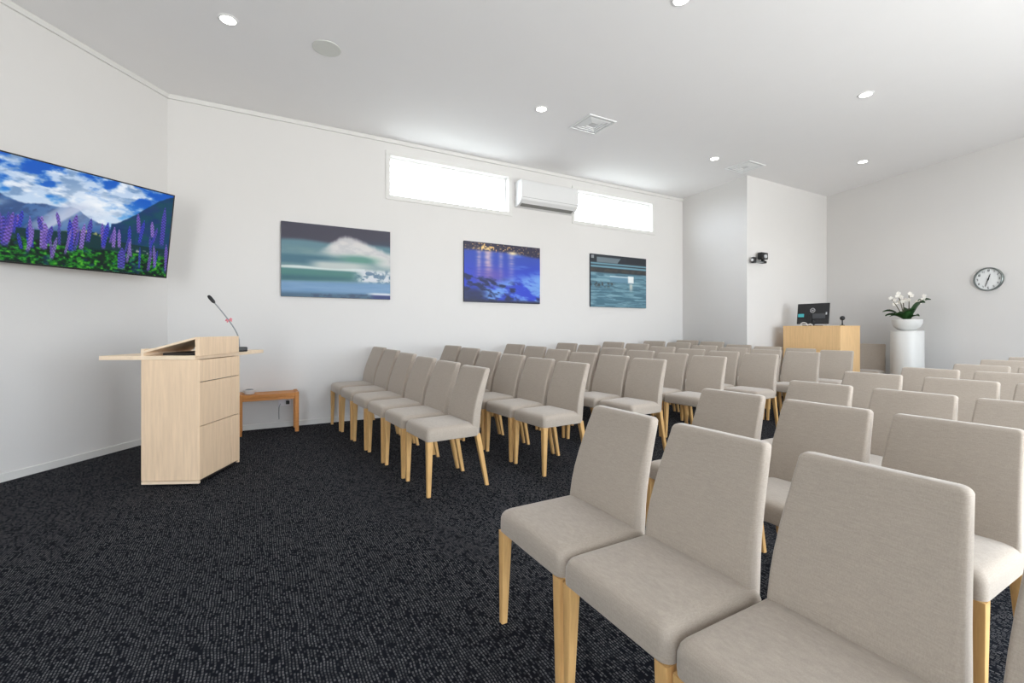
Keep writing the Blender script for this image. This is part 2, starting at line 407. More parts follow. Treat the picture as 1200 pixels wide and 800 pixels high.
def paint_bay(s, t):
    c = np.zeros(s.shape+(3,))+np.array((44, 70, 168.)); c = mixc(c, (34, 60, 190), sstep(.2, .6, t)); c = mixc(c, (86, 122, 206), sstep(.45, .75, fbm(s*3, t*11, 2))*sstep(.5, .9, s)*(1-sstep(.45, .6, t)))
    for a, w, kk in ((.30, .05, .9), (.18, .03, .6), (.46, .03, .5), (.60, .04, .5)):
        c = mixc(c, (196, 172, 186), np.clip(np.exp(-((s-a)/w)**2)*kk*(1-sstep(.3, .85, t))*(.4+.9*vnoise(s*8, t*44, 5)), 0, 1))
    c = mixc(c, (110, 84, 158), np.clip(np.exp(-((s-.34)/.22)**2-((t-.55)/.16)**2)*.7, 0, 1))
    f = fbm(s*6+t*3, t*13-s*5, 9, 4); k = sstep(.5, .72, t+.34*(s-.55))*sstep(.36, .68, f); c = mixc(c, (112, 158, 220), k*.9)
    f2 = fbm(s*10-t*4, t*14, 13, 4); c = mixc(c, (20, 34, 76), sstep(.46, .68, f2)*sstep(.62, .78, t-.30*(s-.75))*.95)
    c = mixc(c, (24, 34, 74), sstep(.70, .85, t)*(1-sstep(.18, .34, s))*.9); c = mixc(c, (28, 34, 62), sstep(.93, .99, t))
    k = 1-sstep(.10, .17, t-.05*sstep(.5, 1, s)); c = mixc(c, (40, 38, 62), k)
    n = vnoise(s*60, t*46, 21); c = mixc(c, (240, 190, 116), np.clip(k*sstep(.60, .95, n)*(t > .02)*(.35+.65*np.exp(-((s-.35)/.3)**2)), 0, 1)); c = mixc(c, (248, 214, 140), np.clip(np.exp(-((s-.26)/.10)**2-((t-.09)/.04)**2)*.9, 0, 1)*sstep(.2, .6, n)); c = mixc(c, (246, 224, 170), np.clip(np.exp(-((s-.62)/.06)**2-((t-.14)/.03)**2)*.9, 0, 1))
    return c

def paint_boat(s, t):
    c = np.zeros(s.shape+(3,))+np.array((36, 42, 50.)); k = sstep(.04, .06, t)*(1-sstep(.14, .16, t)); c = mixc(c, (104, 118, 126), k*(s > .1)*(s < .52-.6*(t-.05)))
    k = sstep(.145, .17, t)*(1-sstep(.235, .26, t)); c = mixc(c, (104, 146, 162), k); c = mixc(c, (30, 38, 46), k*np.exp(-((t-.20)/.012)**2))
    k = sstep(.25, .27, t)*(1-sstep(.30, .34, t)); c = mixc(c, (52, 54, 56), k); c = mixc(c, (66, 64, 60), k*sstep(.4, .7, fbm(s*20, t*20, 2)))
    k = sstep(.32, .37, t); c = mixc(c, (92, 130, 146), k); c = mixc(c, (120, 158, 172), k*sstep(.45, .7, fbm(s*5, t*34, 6))); c = mixc(c, (66, 104, 122), k*sstep(.55, .35, fbm(s*6, t*40, 9)))
    k = np.exp(-((t-.57)/.045)**2)*(s < .42)*sstep(.38, .58, fbm(s*30, t*24, 3)); c = mixc(c, (58, 66, 70), np.clip(k*1.2, 0, 1))
    k = sstep(.385, .41, t)*(1-sstep(.49, .55, t+.04*np.abs(s-.55)))*sstep(.32, .335, s-.03*(t-.4))*(1-sstep(.73, .76, s)); c = mixc(c, (96, 134, 156), k); c = mixc(c, (196, 214, 220), k*(1-sstep(.405, .425, t)))
    k = sstep(.37, .39, t)*(1-sstep(.50, .53, t))*sstep(.64, .67, s)*(1-sstep(.75, .77, s)); c = mixc(c, (232, 234, 232), k*.9)
    k = np.exp(-((s-.71)/.03)**2)*sstep(.52, .55, t)*(1-sstep(.6, .72, t)); c = mixc(c, (206, 206, 196), np.clip(k, 0, 1)*.8)
    c = mixc(c, (30, 36, 44), (1-sstep(.10, .13, t))*(s > .62)); k = (np.abs(s-.03) < .022)*(np.abs(t-.05) < .03); c = mixc(c, (200, 204, 204), k*.6)
    return c

def picture_face(fn, w, h, nx, ny, M, name, m, parent, gain=1.):
    """flat printed face made of a fine grid carrying its colours; local x right, y up"""
    xs = np.linspace(0, 1, nx+1); ys = np.linspace(0, 1, ny+1); Sx, Ty = np.meshgrid(xs, ys)
    rgb = np.clip(fn(Sx, Ty), 0, 255)/255.; rgb = np.where(rgb <= .04045, rgb/12.92, ((rgb+.055)/1.055)**2.4)*gain
    V = [(float(a-.5)*w, float(.5-b)*h, 0.) for a, b in zip(Sx.ravel(), Ty.ravel())]
    Fc = [(j*(nx+1)+i, (j+1)*(nx+1)+i, (j+1)*(nx+1)+i+1, j*(nx+1)+i+1) for j in range(ny) for i in range(nx)]
    me = bpy.data.meshes.new(name); me.from_pydata(V, [], Fc); me.transform(M)
    ca = me.color_attributes.new('picture', 'FLOAT_COLOR', 'POINT')
    buf = np.ones((len(V), 4)); buf[:, :3] = rgb.reshape(-1, 3); ca.data.foreach_set('color', buf.ravel().astype(np.float32))
    me.materials.append(m)
    o = bpy.data.objects.new(name, me); COL.objects.link(o); o.parent = parent
    return o

# wall-mounted screen, swung out on its arm towards the chairs and tipped down
TVC = {}
def build_tv():
    R = Vector(TV_RB); d = Vector((-.772, -.635, 0)).normalized()     # along the screen, right end to left end
    n = Vector((-d.y, d.x, 0))
    if n.x < 0: n = -n
    w, h = TV_W, TV_H; tip = TV_TIP
    up = (n*math.sin(tip)+Vector((0, 0, 1))*math.cos(tip))
    xr = -d; zf = xr.cross(up)                                    # facing
    c = R+d*w/2+up*h/2
    M = basis((0, 0, 0), xr, up)
    e = thing('television', 'large wall-mounted flat screen showing purple lupins under mountains', 'television', c)
    bm = nb(); box(bm, -w/2, w/2, -h/2, h/2, -.035, -.004, .004, 2, M); box(bm, -w*.32, w*.32, -h*.34, h*.3, -.06, -.034, .006, 2, M); link('casing', bm, M_BEZEL, e)
    b = .011; bm = nb()
    for q in ((-w/2, w/2, h/2-b, h/2), (-w/2, w/2, -h/2, -h/2+b*1.3), (-w/2, -w/2+b, -h/2, h/2), (w/2-b, w/2, -h/2, h/2)): box(bm, q[0], q[1], q[2], q[3], -.006, .002, .001, 1, M)
    link('bezel', bm, M_BEZEL, e)
    picture_face(paint_lupins, w-2*b, h-2.3*b, 420, 236, M @ Matrix.Translation((0, .15*b, -.001)), 'screen', M_TV, e, TV_GAIN)
    # arm back to the wall
    back = c-zf*.055
    p0 = Vector((*CORN, 0)); tt = (back-p0).dot(LD); foot = p0+LD*(tt)+LN*.0; foot.z = c.z
    bm = nb(); tube(bm, [back-c, back-c-zf*.06, (foot+LN*.03)-c], .022, 8)
    Mw = basis(tuple(foot-c), LD, (0, 0, 1)); box(bm, -.12, .12, -.16, .16, -.03, -.001, .003, 1, Mw)
    link('wall_arm', bm, M_BLACK, e)
    return e
TV_RB = (-.783, 5.633, 1.710); TV_W = 1.459; TV_H = .821; TV_TIP = .157; TV_GAIN = 1.
build_tv()

def canvas(x0, x1, z0, z1, fn, label, nx, ny):
    w, h = x1-x0, z1-z0; d = .035
    e = thing('canvas_picture', label, 'picture', ((x0+x1)/2, YB, (z0+z1)/2), 0, 'sea canvases on the window wall')
    bm = nb(); box(bm, -w/2, w/2, -d, -.001, -h/2, h/2, .003, 2); link('stretched_canvas', bm, M_CANVAS_SIDE, e)
    M = basis((0, -d-.001, 0), (1, 0, 0), (0, 0, 1))
    picture_face(fn, w-.002, h-.002, nx, ny, M, 'printed_face', M_PIC, e)
canvas(.26, 1.595, 1.61, 2.535, paint_wave, 'canvas print of white-crested breaking waves under a dark sky', 300, 206)
canvas(2.69, 4.03, 1.615, 2.525, paint_bay, 'vivid blue canvas print of night bay with orange shore lights', 280, 190)
canvas(5.08, 6.41, 1.60, 2.53, paint_boat, 'grey-blue canvas print of a small boat on calm water', 220, 154)

# ------------------------------------------------------------------ chairs
def chair_seat():
    bm = nb(); rings = []; cx = -.035; hx, hy = .205, .2215
    for z, ins in ((.38, .006), (.384, .001), (.40, 0), (.437, .001), (.452, .005), (.463, .012), (.471, .024), (.476, .045), (.480, .09), (.482, .14)):
        r = max(.012, .03-ins*.1)
        rings.append([(cx+x, y, z+(0 if z < .47 else .0)) for x, y in rrect(hx-ins, hy-ins, min(r, hx-ins-.004), 5)])
    loft(bm, rings); return bm
def chair_back(tw, bw):
    bm = nb(); fr = [(.38, .116, .184, .212), (.43, .119, .187, .216), (.48, .122, .190, .217), (.54, .130, .196, .216), (.60, .143, .206, .214), (.67, .164, .224, .211), (.74, .190, .246, .207), (.80, .214, .266, .204), (.835, .229, .278, .202), (.855, .237, .284, .201)]
    fr = [(z, a, b, w*bw/.216+(tw-.201*bw/.216)*max(0, min(1, (z-.40)/.45))) for z, a, b, w in fr]
    def at(z):
        for a, b in zip(fr[:-1], fr[1:]):
            if a[0] <= z <= b[0] or b is fr[-1]:
                k = (z-a[0])/(b[0]-a[0]); return [a[i]+(b[i]-a[i])*k for i in range(1, 4)]
    zs = [(z, 0, 0) for z, *_ in fr]
    R = .017; Rt = .010
    for a in (15, 35, 55, 72, 84):
        s_, c_ = math.sin(math.radians(a)), math.cos(math.radians(a)); zs.append((.853+R*s_, R*(1-c_), Rt*(1-c_)))
    rings = []
    for z, dh, dt in zs:
        f, r, hw = at(z); hw -= dh; f += dt; r -= dt; t = (r-f)/2; cxx = (r+f)/2
        ring = []
        for x, y in rrect(t, hw, min(.014, t*.8), 4): ring.append((cxx+x-.010*(y/hw)**2, y, z))
        # extra points along the wide faces are not needed: the bow is slight
        rings.append(ring)
    loft(bm, rings); return bm
def leg_bm(front, sy):
    bm = nb()
    if front: a = (-.217, .1985, .043, .382); b = (-.2240, .2040, .026, 0.)
    else: a = (.162, .194, .039, .395); b = (.243, .199, .026, 0.)
    rings = []
    for p in (b, a):
        h = p[2]/2; rings.append([(p[0]+x, sy*p[1]+y, p[3]) for x, y in rrect(h, h, .004, 2)])
    loft(bm, rings); return bm
def make_chair(name, tw, bw):
    e = thing(name, '', 'chair')
    link('seat', chair_seat(), M_FAB, e, 40); link('backrest', chair_back(tw, bw), M_FAB, e, 50)
    for f in (1, 0):
        for sy in (-1, 1): link('leg', leg_bm(f, sy), M_LEG, e, 30)
    return e
PROTOS = [make_chair('upholstered_chair', .200, .216), make_chair('upholstered_chair', .181, .204)]; used = [False, False]
def put_chair(x, y, s, rz, label, group, kind=0):
    PROTO = PROTOS[kind]
    if not used[kind]: o = PROTO; used[kind] = True
    else:
        o = PROTO.copy(); COL.objects.link(o)
        for c in PROTO.children:
            d = c.copy(); COL.objects.link(d); d.parent = o
    o.location = (x, y, 0); o.scale = (s, s, s); o.rotation_euler = (0, 0, rz)
    o['label'] = label
    if group: o['group'] = group
    elif 'group' in o: del o['group']
    return o
ORD = ['first', 'second', 'third', 'fourth', 'fifth', 'sixth', 'seventh', 'eighth']
# window-side block: seven rows of six. (x of the back tops at y=3.1, slope), (y, top height) for each chair from the aisle to the windows
def block_windows():
    RX = [1.55, 2.53, 3.53, 4.48, 5.45, 6.42, 7.29]
    YC = [3.355, 3.845, 4.345, 4.84, 5.34, 5.86]
    ZT = [.90, .912, .925, .943, .960, .975]
    for k, rx in enumerate(RX):
        sl = -.066; off = (0, -.01, .02, .03, .03, .05, .05)[k]
        for j in range(6):
            y = YC[j]+off*(1-j*.15); s = ZT[j]/.87*(1+.004*k*(j > 3))
            if k == 0: y += (.0, .02, .03, .06, .08, .07)[j]
            ang = math.atan(-sl); x = rx+sl*(y-3.1)-.235*s
            if y+.23*s > YB-.02: y = YB-.02-.23*s
            row = 'front row' if k == 0 else ('back row' if k == 6 else ORD[k]+' row')
            pos = 'at the aisle end' if j == 0 else 'against the window wall' if j == 5 else ORD[j]+' from the aisle'
            put_chair(x, y, s, ang, 'taupe chair in %s of the window-side block, %s' % (row, pos), 'chairs in the window-side block')
block_windows()
def block_near():
    RX = [1.335, 2.38, 3.30, 4.30, 5.20, 6.10, 7.00, 7.90]
    rows = [[1.445, .996, .547, .098], [1.67, 1.175, .710], [1.66, 1.16, .70], [1.77, 1.245, .78], [1.705, 1.22], [1.615, 1.17], [1.655], [1.65]]
    zz = [.856, .84, .84, .85, .855, .857, .869, .871]
    for k, (rx, ys) in enumerate(zip(RX, rows)):
        for j, y in enumerate(ys):
            s = zz[k]/.87
            row = 'front row' if k == 0 else ('back row' if k == 7 else ORD[k]+' row')
            where = 'at the aisle end' if j == 0 else ORD[j]+' from the aisle'
            put_chair(rx-.235*s, y, s, 0., 'taupe chair in %s of the nearer right-hand block, %s' % (row, where), 'chairs in the nearer right-hand block', 1 if k == 0 else 0)
block_near()
# single chair by the control desk
put_chair(8.93, 3.77, 1.10, .16, 'lone taupe chair between the oak control desk and the white pedestal', None)

# ------------------------------------------------------------------ lectern
def build_lectern():
    C = Vector((-.386, 4.214, 0)); d1 = Vector((-.898, .44, 0)).normalized(); d2 = Vector((.44, .898, 0)).normalized()
    e = thing('lectern', 'pale oak lectern with wide flat top and sloped reading board', 'lectern', C, 0)
    # local: x = depth away from the audience (d1), y = along the front (d2)
    M = basis((0, 0, 0), d1, d2)         # z = d1 x d2 may point down
    flip = M.to_3x3().col[2].z < 0
    def bx(bm, x0, x1, y0, y1, z0, z1, bev=.002):
        if flip: box(bm, x0, x1, y0, y1, -z1, -z0, bev, 1, M)
        else: box(bm, x0, x1, y0, y1, z0, z1, bev, 1, M)
    W, D, Ht = .575, .425, .968
    bm = nb(); bx(bm, .02, D-.02, .02, W-.02, .015, .045); 
    for (x, y) in ((.05, .05), (D-.05, .05), (.05, W-.05), (D-.05, W-.05)): bx(bm, x-.02, x+.02, y-.02, y+.02, 0, .02)
    link('plinth', bm, M_DARKIN, e)
    bm = nb(); bx(bm, 0, D, 0, .02, .018, .04); link('bottom_rail', bm, M_POD_EDGE, e)
    bm = nb(); bx(bm, 0, D, 0, .02, .044, Ht); link('side_panel', bm, M_POD, e)
    bm = nb(); bx(bm, 0, D, W-.02, W, .02, Ht); link('side_panel', bm, M_POD, e)
    bm = nb(); bx(bm, D-.02, D-.001, .02, W-.02, .1, Ht); link('back_panel', bm, M_POD, e)
    bm = nb()                                     # audience-side front: panels with fine shadow gaps
    g = .006; ys = [.001, .44, W-.001]; zs = [.042, .455, .795, Ht]
    for a, b in zip(ys[:-1], ys[1:]):
        for c, dd in zip(zs[:-1], zs[1:]): bx(bm, -.003, .015, a+g/2, b-g/2, c+g/2, dd-g/2, .001)
    link('front_panel', bm, M_POD, e)
    bm = nb(); bx(bm, .014, .02, .02, W-.02, .03, Ht-.01); link('front_backing', bm, M_DARKIN, e)
    bm = nb(); bx(bm, .028, .728, -.004, 1.07, Ht, 1.0, .002); link('top_board', bm, M_POD_EDGE, e)
    # sloped reading board on top
    bm = nb(); bx(bm, .0, .028, 0, W-.01, 1.0-.005, 1.142, .0015); link('front_upstand', bm, M_POD, e)
    t = nb(); sgn = -1 if flip else 1
    poly = [(.028, 1.126), (.028, 1.142), (.41, 1.036), (.41, 1.02)]
    loft(t, [[(x, y, z*sgn) for x, z in poly] for y in (0., W-.01)]); bm = nb(); merge(bm, t, M); link('reading_slope', bm, M_POD_EDGE, e)
    bm = nb(); bx(bm, .408, .428, 0, W-.01, 1.0, 1.052, .002); link('book_ledge', bm, M_POD_EDGE, e)
    bm = nb(); bx(bm, .06, .30, .05, .42, 1.0, 1.018, .002); link('shelf_tray', bm, M_DARKIN, e)
    bm = nb(); bx(bm, .03, .06, .04, .09, 1.045, 1.062, .002); link('slope_bracket', bm, M_WHITE, e)
    return C, d1, d2
C, d1, d2 = build_lectern()
def build_lectern_mic():
    base = C+d1*.045+d2*.66
    base.z = 1.0
    e = thing('gooseneck_microphone', 'black gooseneck microphone with pink ribbon standing on the lectern top', 'microphone', base)
    bm = nb(); box(bm, -.055, .055, -.045, .045, 0, .042, .008, 3, Matrix.Rotation(.3, 4, 'Z')); link('mic_base', bm, M_BLACK, e, 40)
    top = Vector(MIC_TIP)-base
    p = [Vector((0, 0, .04)), Vector((-.005, 0, .11))]
    a = Vector((-.012, .0, .20))
    for i in range(1, 9):
        k = i/8; p.append(Vector((-.005, 0, .11)).lerp(a, k)*(1-k)+a.lerp(top, k)*k)
    bm = nb(); tube(bm, p, .0055, 10); link('gooseneck', bm, M_GREYM, e, 60)
    dr = (p[-1]-p[-2]).normalized(); q = p[-1]
    bm = nb(); tube(bm, [q-dr*.01, q, q+dr*.01, q+dr*.055, q+dr*.072, q+dr*.078], [.006, .011, .015, .016, .012, .004], 14); link('mic_head', bm, M_BLACK, e, 60)
    c = p[6]; bm = nb()
    for sx, sz in ((-1, -.3), (1, .5), (-.5, -1), (.9, -.5)):
        v = Vector((sx*.028, sx*-.012, sz*.02)); tube(bm, [c, c+v*.6+Vector((0, 0, .008)), c+v], [.004, .011, .003], 8)
    link('ribbon', bm, M_PINK, e, 60)
MIC_TIP = (-.334, 4.88, 1.445)
build_lectern_mic()

# ------------------------------------------------------------------ side table with a dish, wall socket
def build_side_table():
    x0, x1, y0, y1, h = -.185, .435, 5.915, 6.215, .462; cx, cy = (x0+x1)/2, (y0+y1)/2; hx, hy = (x1-x0)/2, (y1-y0)/2
    e = thing('side_table', 'low orange-brown wooden side table against the window wall behind the lectern', 'table', (cx, cy, 0))
    bm = nb(); box(bm, -hx+.03, hx-.03, -hy+.004, hy-.004, h-.04, h-.006, .004, 2); link('table_top', bm, M_TABLE, e)
    bm = nb(); box(bm, -hx+.04, hx-.04, -hy+.012, -hy+.03, h-.075, h-.04, .002, 1); box(bm, -hx+.04, hx-.04, hy-.03, hy-.012, h-.075, h-.04, .002, 1); link('apron', bm, M_TABLE, e)
    for sx in (-1, 1):
        bm = nb(); box(bm, min(sx*(hx-.04), sx*hx), max(sx*(hx-.04), sx*hx), -hy+.04, hy-.04, h-.03, h+.004, .004, 2); link('end_rail', bm, M_TABLE, e)
        for sy in (-1, 1):
            bm = nb(); X = sx*(hx-.02); Y = sy*(hy-.02); box(bm, X-.021, X+.021, Y-.021, Y+.021, 0, h+.004, .004, 2); link('leg', bm, M_TABLE, e)
build_side_table()
e = thing('trinket_dish', 'small white round dish on the low wooden side table', 'dish', (-.072, 6.02, .4562))
bm = nb(); lathe(bm, [(.02, 0), (.045, .004), (.06, .03), (.066, .055), (.062, .055), (.054, .03), (.04, .012), (.005, .01)], 28); link('bowl', bm, M_WHITE, e, 50)
bm = nb(); lathe(bm, [(.05, .026), (.05, .05), (.03, .062), (.004, .064)], 20); link('contents', bm, M_GREYM, e, 50)
e = thing('wall_socket', 'white wall socket with plug and cord below the side table', 'socket', (.30, YB, .30))
bm = nb(); box(bm, -.07, .07, -.010, -.0005, -.042, .042, .004, 2); link('cover_plate', bm, M_PINKSOCK, e)
bm = nb(); box(bm, .015, .055, -.045, -.008, -.02, .022, .006, 2); link('plug', bm, M_BLACK, e)
bm = nb(); tube(bm, [(-.045, -.012, -.01), (-.06, -.02, -.05), (-.062, -.018, -.12), (-.06, -.018, -.2)], .004, 8); link('cord', bm, M_GREYM, e)

# ------------------------------------------------------------------ air conditioner
def build_ac():
    x0, x1 = 3.575, 4.67; e = thing('air_conditioner', 'white split air conditioner high on the wall between two windows', 'air conditioner', ((x0+x1)/2, YB, 3.14)); hx = (x1-x0)/2
    prof = [(-.001, .40), (-.19, .40), (-.212, .385), (-.22, .36), (-.22, .11), (-.205, .075), (-.165, .045), (-.09, .012), (-.001, 0)]
    bm = nb(); prism(bm, prof, -hx+.012, hx-.012); link('casing', bm, M_WHITE, e, 30)
    for sx in (-1, 1):
        bm = nb(); P = [(p[0]*.985, .2+(p[1]-.2)*.985) for p in prof]; prism(bm, P, min(sx*hx, sx*(hx-.013)), max(sx*hx, sx*(hx-.013))); link('end_cap', bm, M_WHITE, e, 30)
    bm = nb(); prism(bm, [(-.2155, .082), (-.172, .038), (-.168, .034), (-.2185, .08)], -hx+.03, hx-.03); link('louver', bm, M_WHITE, e)
    bm = nb(); prism(bm, [(-.163, .0385), (-.095, .0085), (-.093, .004), (-.162, .034)], -hx+.04, hx-.06); link('air_outlet', bm, M_LOUV, e)
    bm = nb(); box(bm, -hx+.02, hx-.02, -.2215, -.2195, .118, .122); link('panel_seam', bm, M_LOUV, e)
build_ac()

# ------------------------------------------------------------------ ceiling fittings
DL = [(-.21, 4.53, 'downlight in the ceiling above the screen and lectern'), (2.95, 4.54, 'downlight in the ceiling before the two high windows'), (6.12, 4.56, 'downlight in the ceiling near the projecting wall corner'),
      (2.94, 2.49, 'downlight in the ceiling over the aisle, cut by the top of the view'), (5.92, 2.49, 'downlight over the middle rows of right-hand chairs'), (8.25, 3.51, 'downlight in the ceiling near the clock wall and desk'),
      (8.25, 1.50, 'unseen downlight added above the last chairs below the clock'), (5.92, .45, 'unseen downlight added above the far side of the right-hand chairs')]  # last two are out of view, added to brighten the right side
LIGHT_W = 24.
def downlight(x, y, label, vis=True):
    e = thing('downlight', label, 'light', (x, y, H), 0, 'ceiling downlights')
    bm = nb(); t = .0; lathe(bm, [(.078, -.0005), (.078, -.004), (.066, -.009), (.058, -.006), (.058, -.0005)], 32, None, False, False); link('trim_ring', bm, M_WHITE, e, 40)
    bm = nb(); lathe(bm, [(.0585, -.0005), (.0585, -.0045), (.03, -.0055), (.002, -.0055)], 32); link('lamp', bm, M_LAMP, e, 40)
    l = bpy.data.lights.new('downlight_beam', 'SPOT'); l.energy = LIGHT_W; l.spot_size = math.radians(125); l.spot_blend = .9; l.shadow_soft_size = .05; l.color = (1, .95, .90)
    o = bpy.data.objects.new('downlight_beam', l); COL.objects.link(o); o.parent = e; o.location = (0, 0, -.03)
for d in DL: downlight(*d)
e = thing('ceiling_speaker', 'round grey ceiling speaker beside the downlight above the lectern', 'speaker', (.57, 4.54, H))
bm = nb(); lathe(bm, [(.125, -.0005), (.125, -.006), (.112, -.008), (.112, -.0005)], 40, None, False, False); link('trim_ring', bm, M_SPK, e, 40)
bm = nb(); lathe(bm, [(.1125, -.0005), (.1125, -.007), (.05, -.008), (.002, -.008)], 40); link('grille', bm, M_SPK, e, 40)
def vent(x, y, label, rz=0.):
    e = thing('ceiling_vent', label, 'vent', (x, y, H), rz, 'square ceiling vents'); h = .215
    bm = nb()
    for (a, b) in ((h, h-.022),):
        for q in ((-a, a, b, a), (-a, a, -a, -b), (-a, -b, -b, b), (b, a, -b, b)): box(bm, q[0], q[1], q[2], q[3], -.014, -.0005, .003, 1)
    link('frame', bm, M_VENT, e)
    bm = nb()
    for a in (.165, .125, .085):
        loft(bm, [[(x_*a, y_*a, -.006) for x_, y_ in ((1, 1), (-1, 1), (-1, -1), (1, -1))], [(x_*(a-.025), y_*(a-.025), -.016) for x_, y_ in ((1, 1), (-1, 1), (-1, -1), (1, -1))], [(x_*(a-.03), y_*(a-.03), -.006) for x_, y_ in ((1, 1), (-1, 1), (-1, -1), (1, -1))]], False, False)
    link('slats', bm, M_VENT, e)
    bm = nb(); box(bm, -h+.02, h-.02, -h+.02, h-.02, -.005, -.0005); link('backing', bm, M_VENTD, e)
vent(3.74, 4.56, 'square white ceiling vent above the two high windows'); vent(6.86, 4.55, 'square white ceiling vent at the projecting wall corner')

# ------------------------------------------------------------------ far end: desk, monitor, microphone, pedestal, orchid, clock, camera
def build_desk():
    x0, x1, y0, y1, h = 7.90, 8.515, 3.66, 4.54, 1.262
    e = thing('control_desk', 'tall oak control desk in the far corner with monitor on top', 'desk', (x0, y0, 0)); w, d = x1-x0, y1-y0
    bm = nb(); box(bm, 0, .02, .0, d-.19, .02, h-.02, .002, 1); box(bm, 0, .02, d-.187, d, .02, h-.02, .002, 1); link('front_panel', bm, M_DESK, e)
    bm = nb(); box(bm, .021, w, 0, .02, .02, h-.02, .002, 1); link('side_panel', bm, M_DESK, e)
    bm = nb(); box(bm, .021, w, d-.02, d, .02, h-.02, .002, 1); link('side_panel', bm, M_DESK, e)
    bm = nb(); box(bm, -.004, w, -.004, d, h-.02, h, .002, 1); link('desk_top', bm, M_DESK, e)
    bm = nb(); box(bm, .03, w-.03, .03, d-.03, 0, .022); link('plinth', bm, M_DARKIN, e)
    return h
DH = build_desk()
def build_monitor():
    e = thing('desktop_monitor', 'black monitor on the control desk, its back with round silver emblem showing', 'monitor', (8.16, 4.20, DH), 0)
    up = Vector((.12, 0, 1)).normalized(); xr = Vector((0, -1, 0)); M = basis((0, 0, .205), xr, up)      # local z faces the rows
    zf = xr.cross(up); w, h = .50, .35
    bm = nb(); box(bm, -w/2, w/2, -h/2, h/2, -.03, 0, .008, 2, M); link('back_shell', bm, M_BLACK, e)
    bm = nb(); box(bm, -w/2+.01, w/2-.01, -h/2+.012, h/2-.01, -.033, -.029, 0, 1, M); link('screen', bm, M_BEZEL, e)
    bm = nb(); box(bm, -.03, w/2-.05, -.085, -.0, -.001, .006, .002, 1, M); link('connector_panel', bm, M_BAND, e)
    bm = nb(); box(bm, -w/2+.02, -w/2+.115, -.055, .0, -.001, .003, .001, 1, M); link('coloured_patch', bm, M_CYAN, e)  # flat cyan rectangle on the monitor back
    bm = nb(); lathe(bm, [(.040, 0), (.040, .004), (.031, .005), (.031, .0)], 32, M @ Matrix.Translation((0, .055, 0)), False, False)
    for s_ in (-1, 1):                                                                                 # two slanted strokes inside the ring
        box(bm, s_*.011-.003, s_*.011+.003, -.02, .02, 0, .004, 0, 1, M @ Matrix.Translation((0, .055, 0)) @ Matrix.Rotation(-.25, 4, 'Z'))
    box(bm, -.011, .011, -.004, .004, 0, .004, 0, 1, M @ Matrix.Translation((0, .055, 0)))
    link('emblem', bm, M_LOGO, e)
    bm = nb(); box(bm, .205, .225, -.02, .02, -.001, .004, .001, 1, M); link('badge', bm, M_LOGO, e)
    bm = nb(); box(bm, -.05, .0, -.16, .0, -.002, .025, .006, 2, M)
    link('stand_neck', bm, M_BLACK, e)
    bm = nb(); box(bm, -.09, .09, -.12, .12, 0, .012, .005, 2); box(bm, -.02, .02, -.025, .025, .01, .10, .004, 1); link('stand_foot', bm, M_BLACK, e)
build_monitor()
e = thing('coiled_cable', 'white cable loop lying beneath the monitor on the control desk', 'cable', (8.03, 4.27, DH))
bm = nb(); tube(bm, [(.0, .055*math.cos(a), .012+.042*abs(math.sin(a))) for a in [PI*i/14 for i in range(15)]], .008, 8); link('loop', bm, M_WHITE, e, 60)
bm = nb(); tube(bm, [(0, -.05, .01), (.01, -.10, .03), (.02, -.13, .008)], .010, 8); link('lead', bm, M_WHITE, e, 60)
e = thing('desk_microphone', 'small black ball microphone on short stand at the desk corner', 'microphone', (8.09, 3.72, DH))
bm = nb(); lathe(bm, [(.035, 0), (.035, .008), (.012, .014), (.008, .05), (.008, .085)], 20); link('stand', bm, M_BLACK, e, 40)
bm = nb(); bmesh.ops.create_icosphere(bm, subdivisions=3, radius=.036, matrix=Matrix.Translation((0, 0, .118))); link('mic_head', bm, M_BLACK, e, 60)

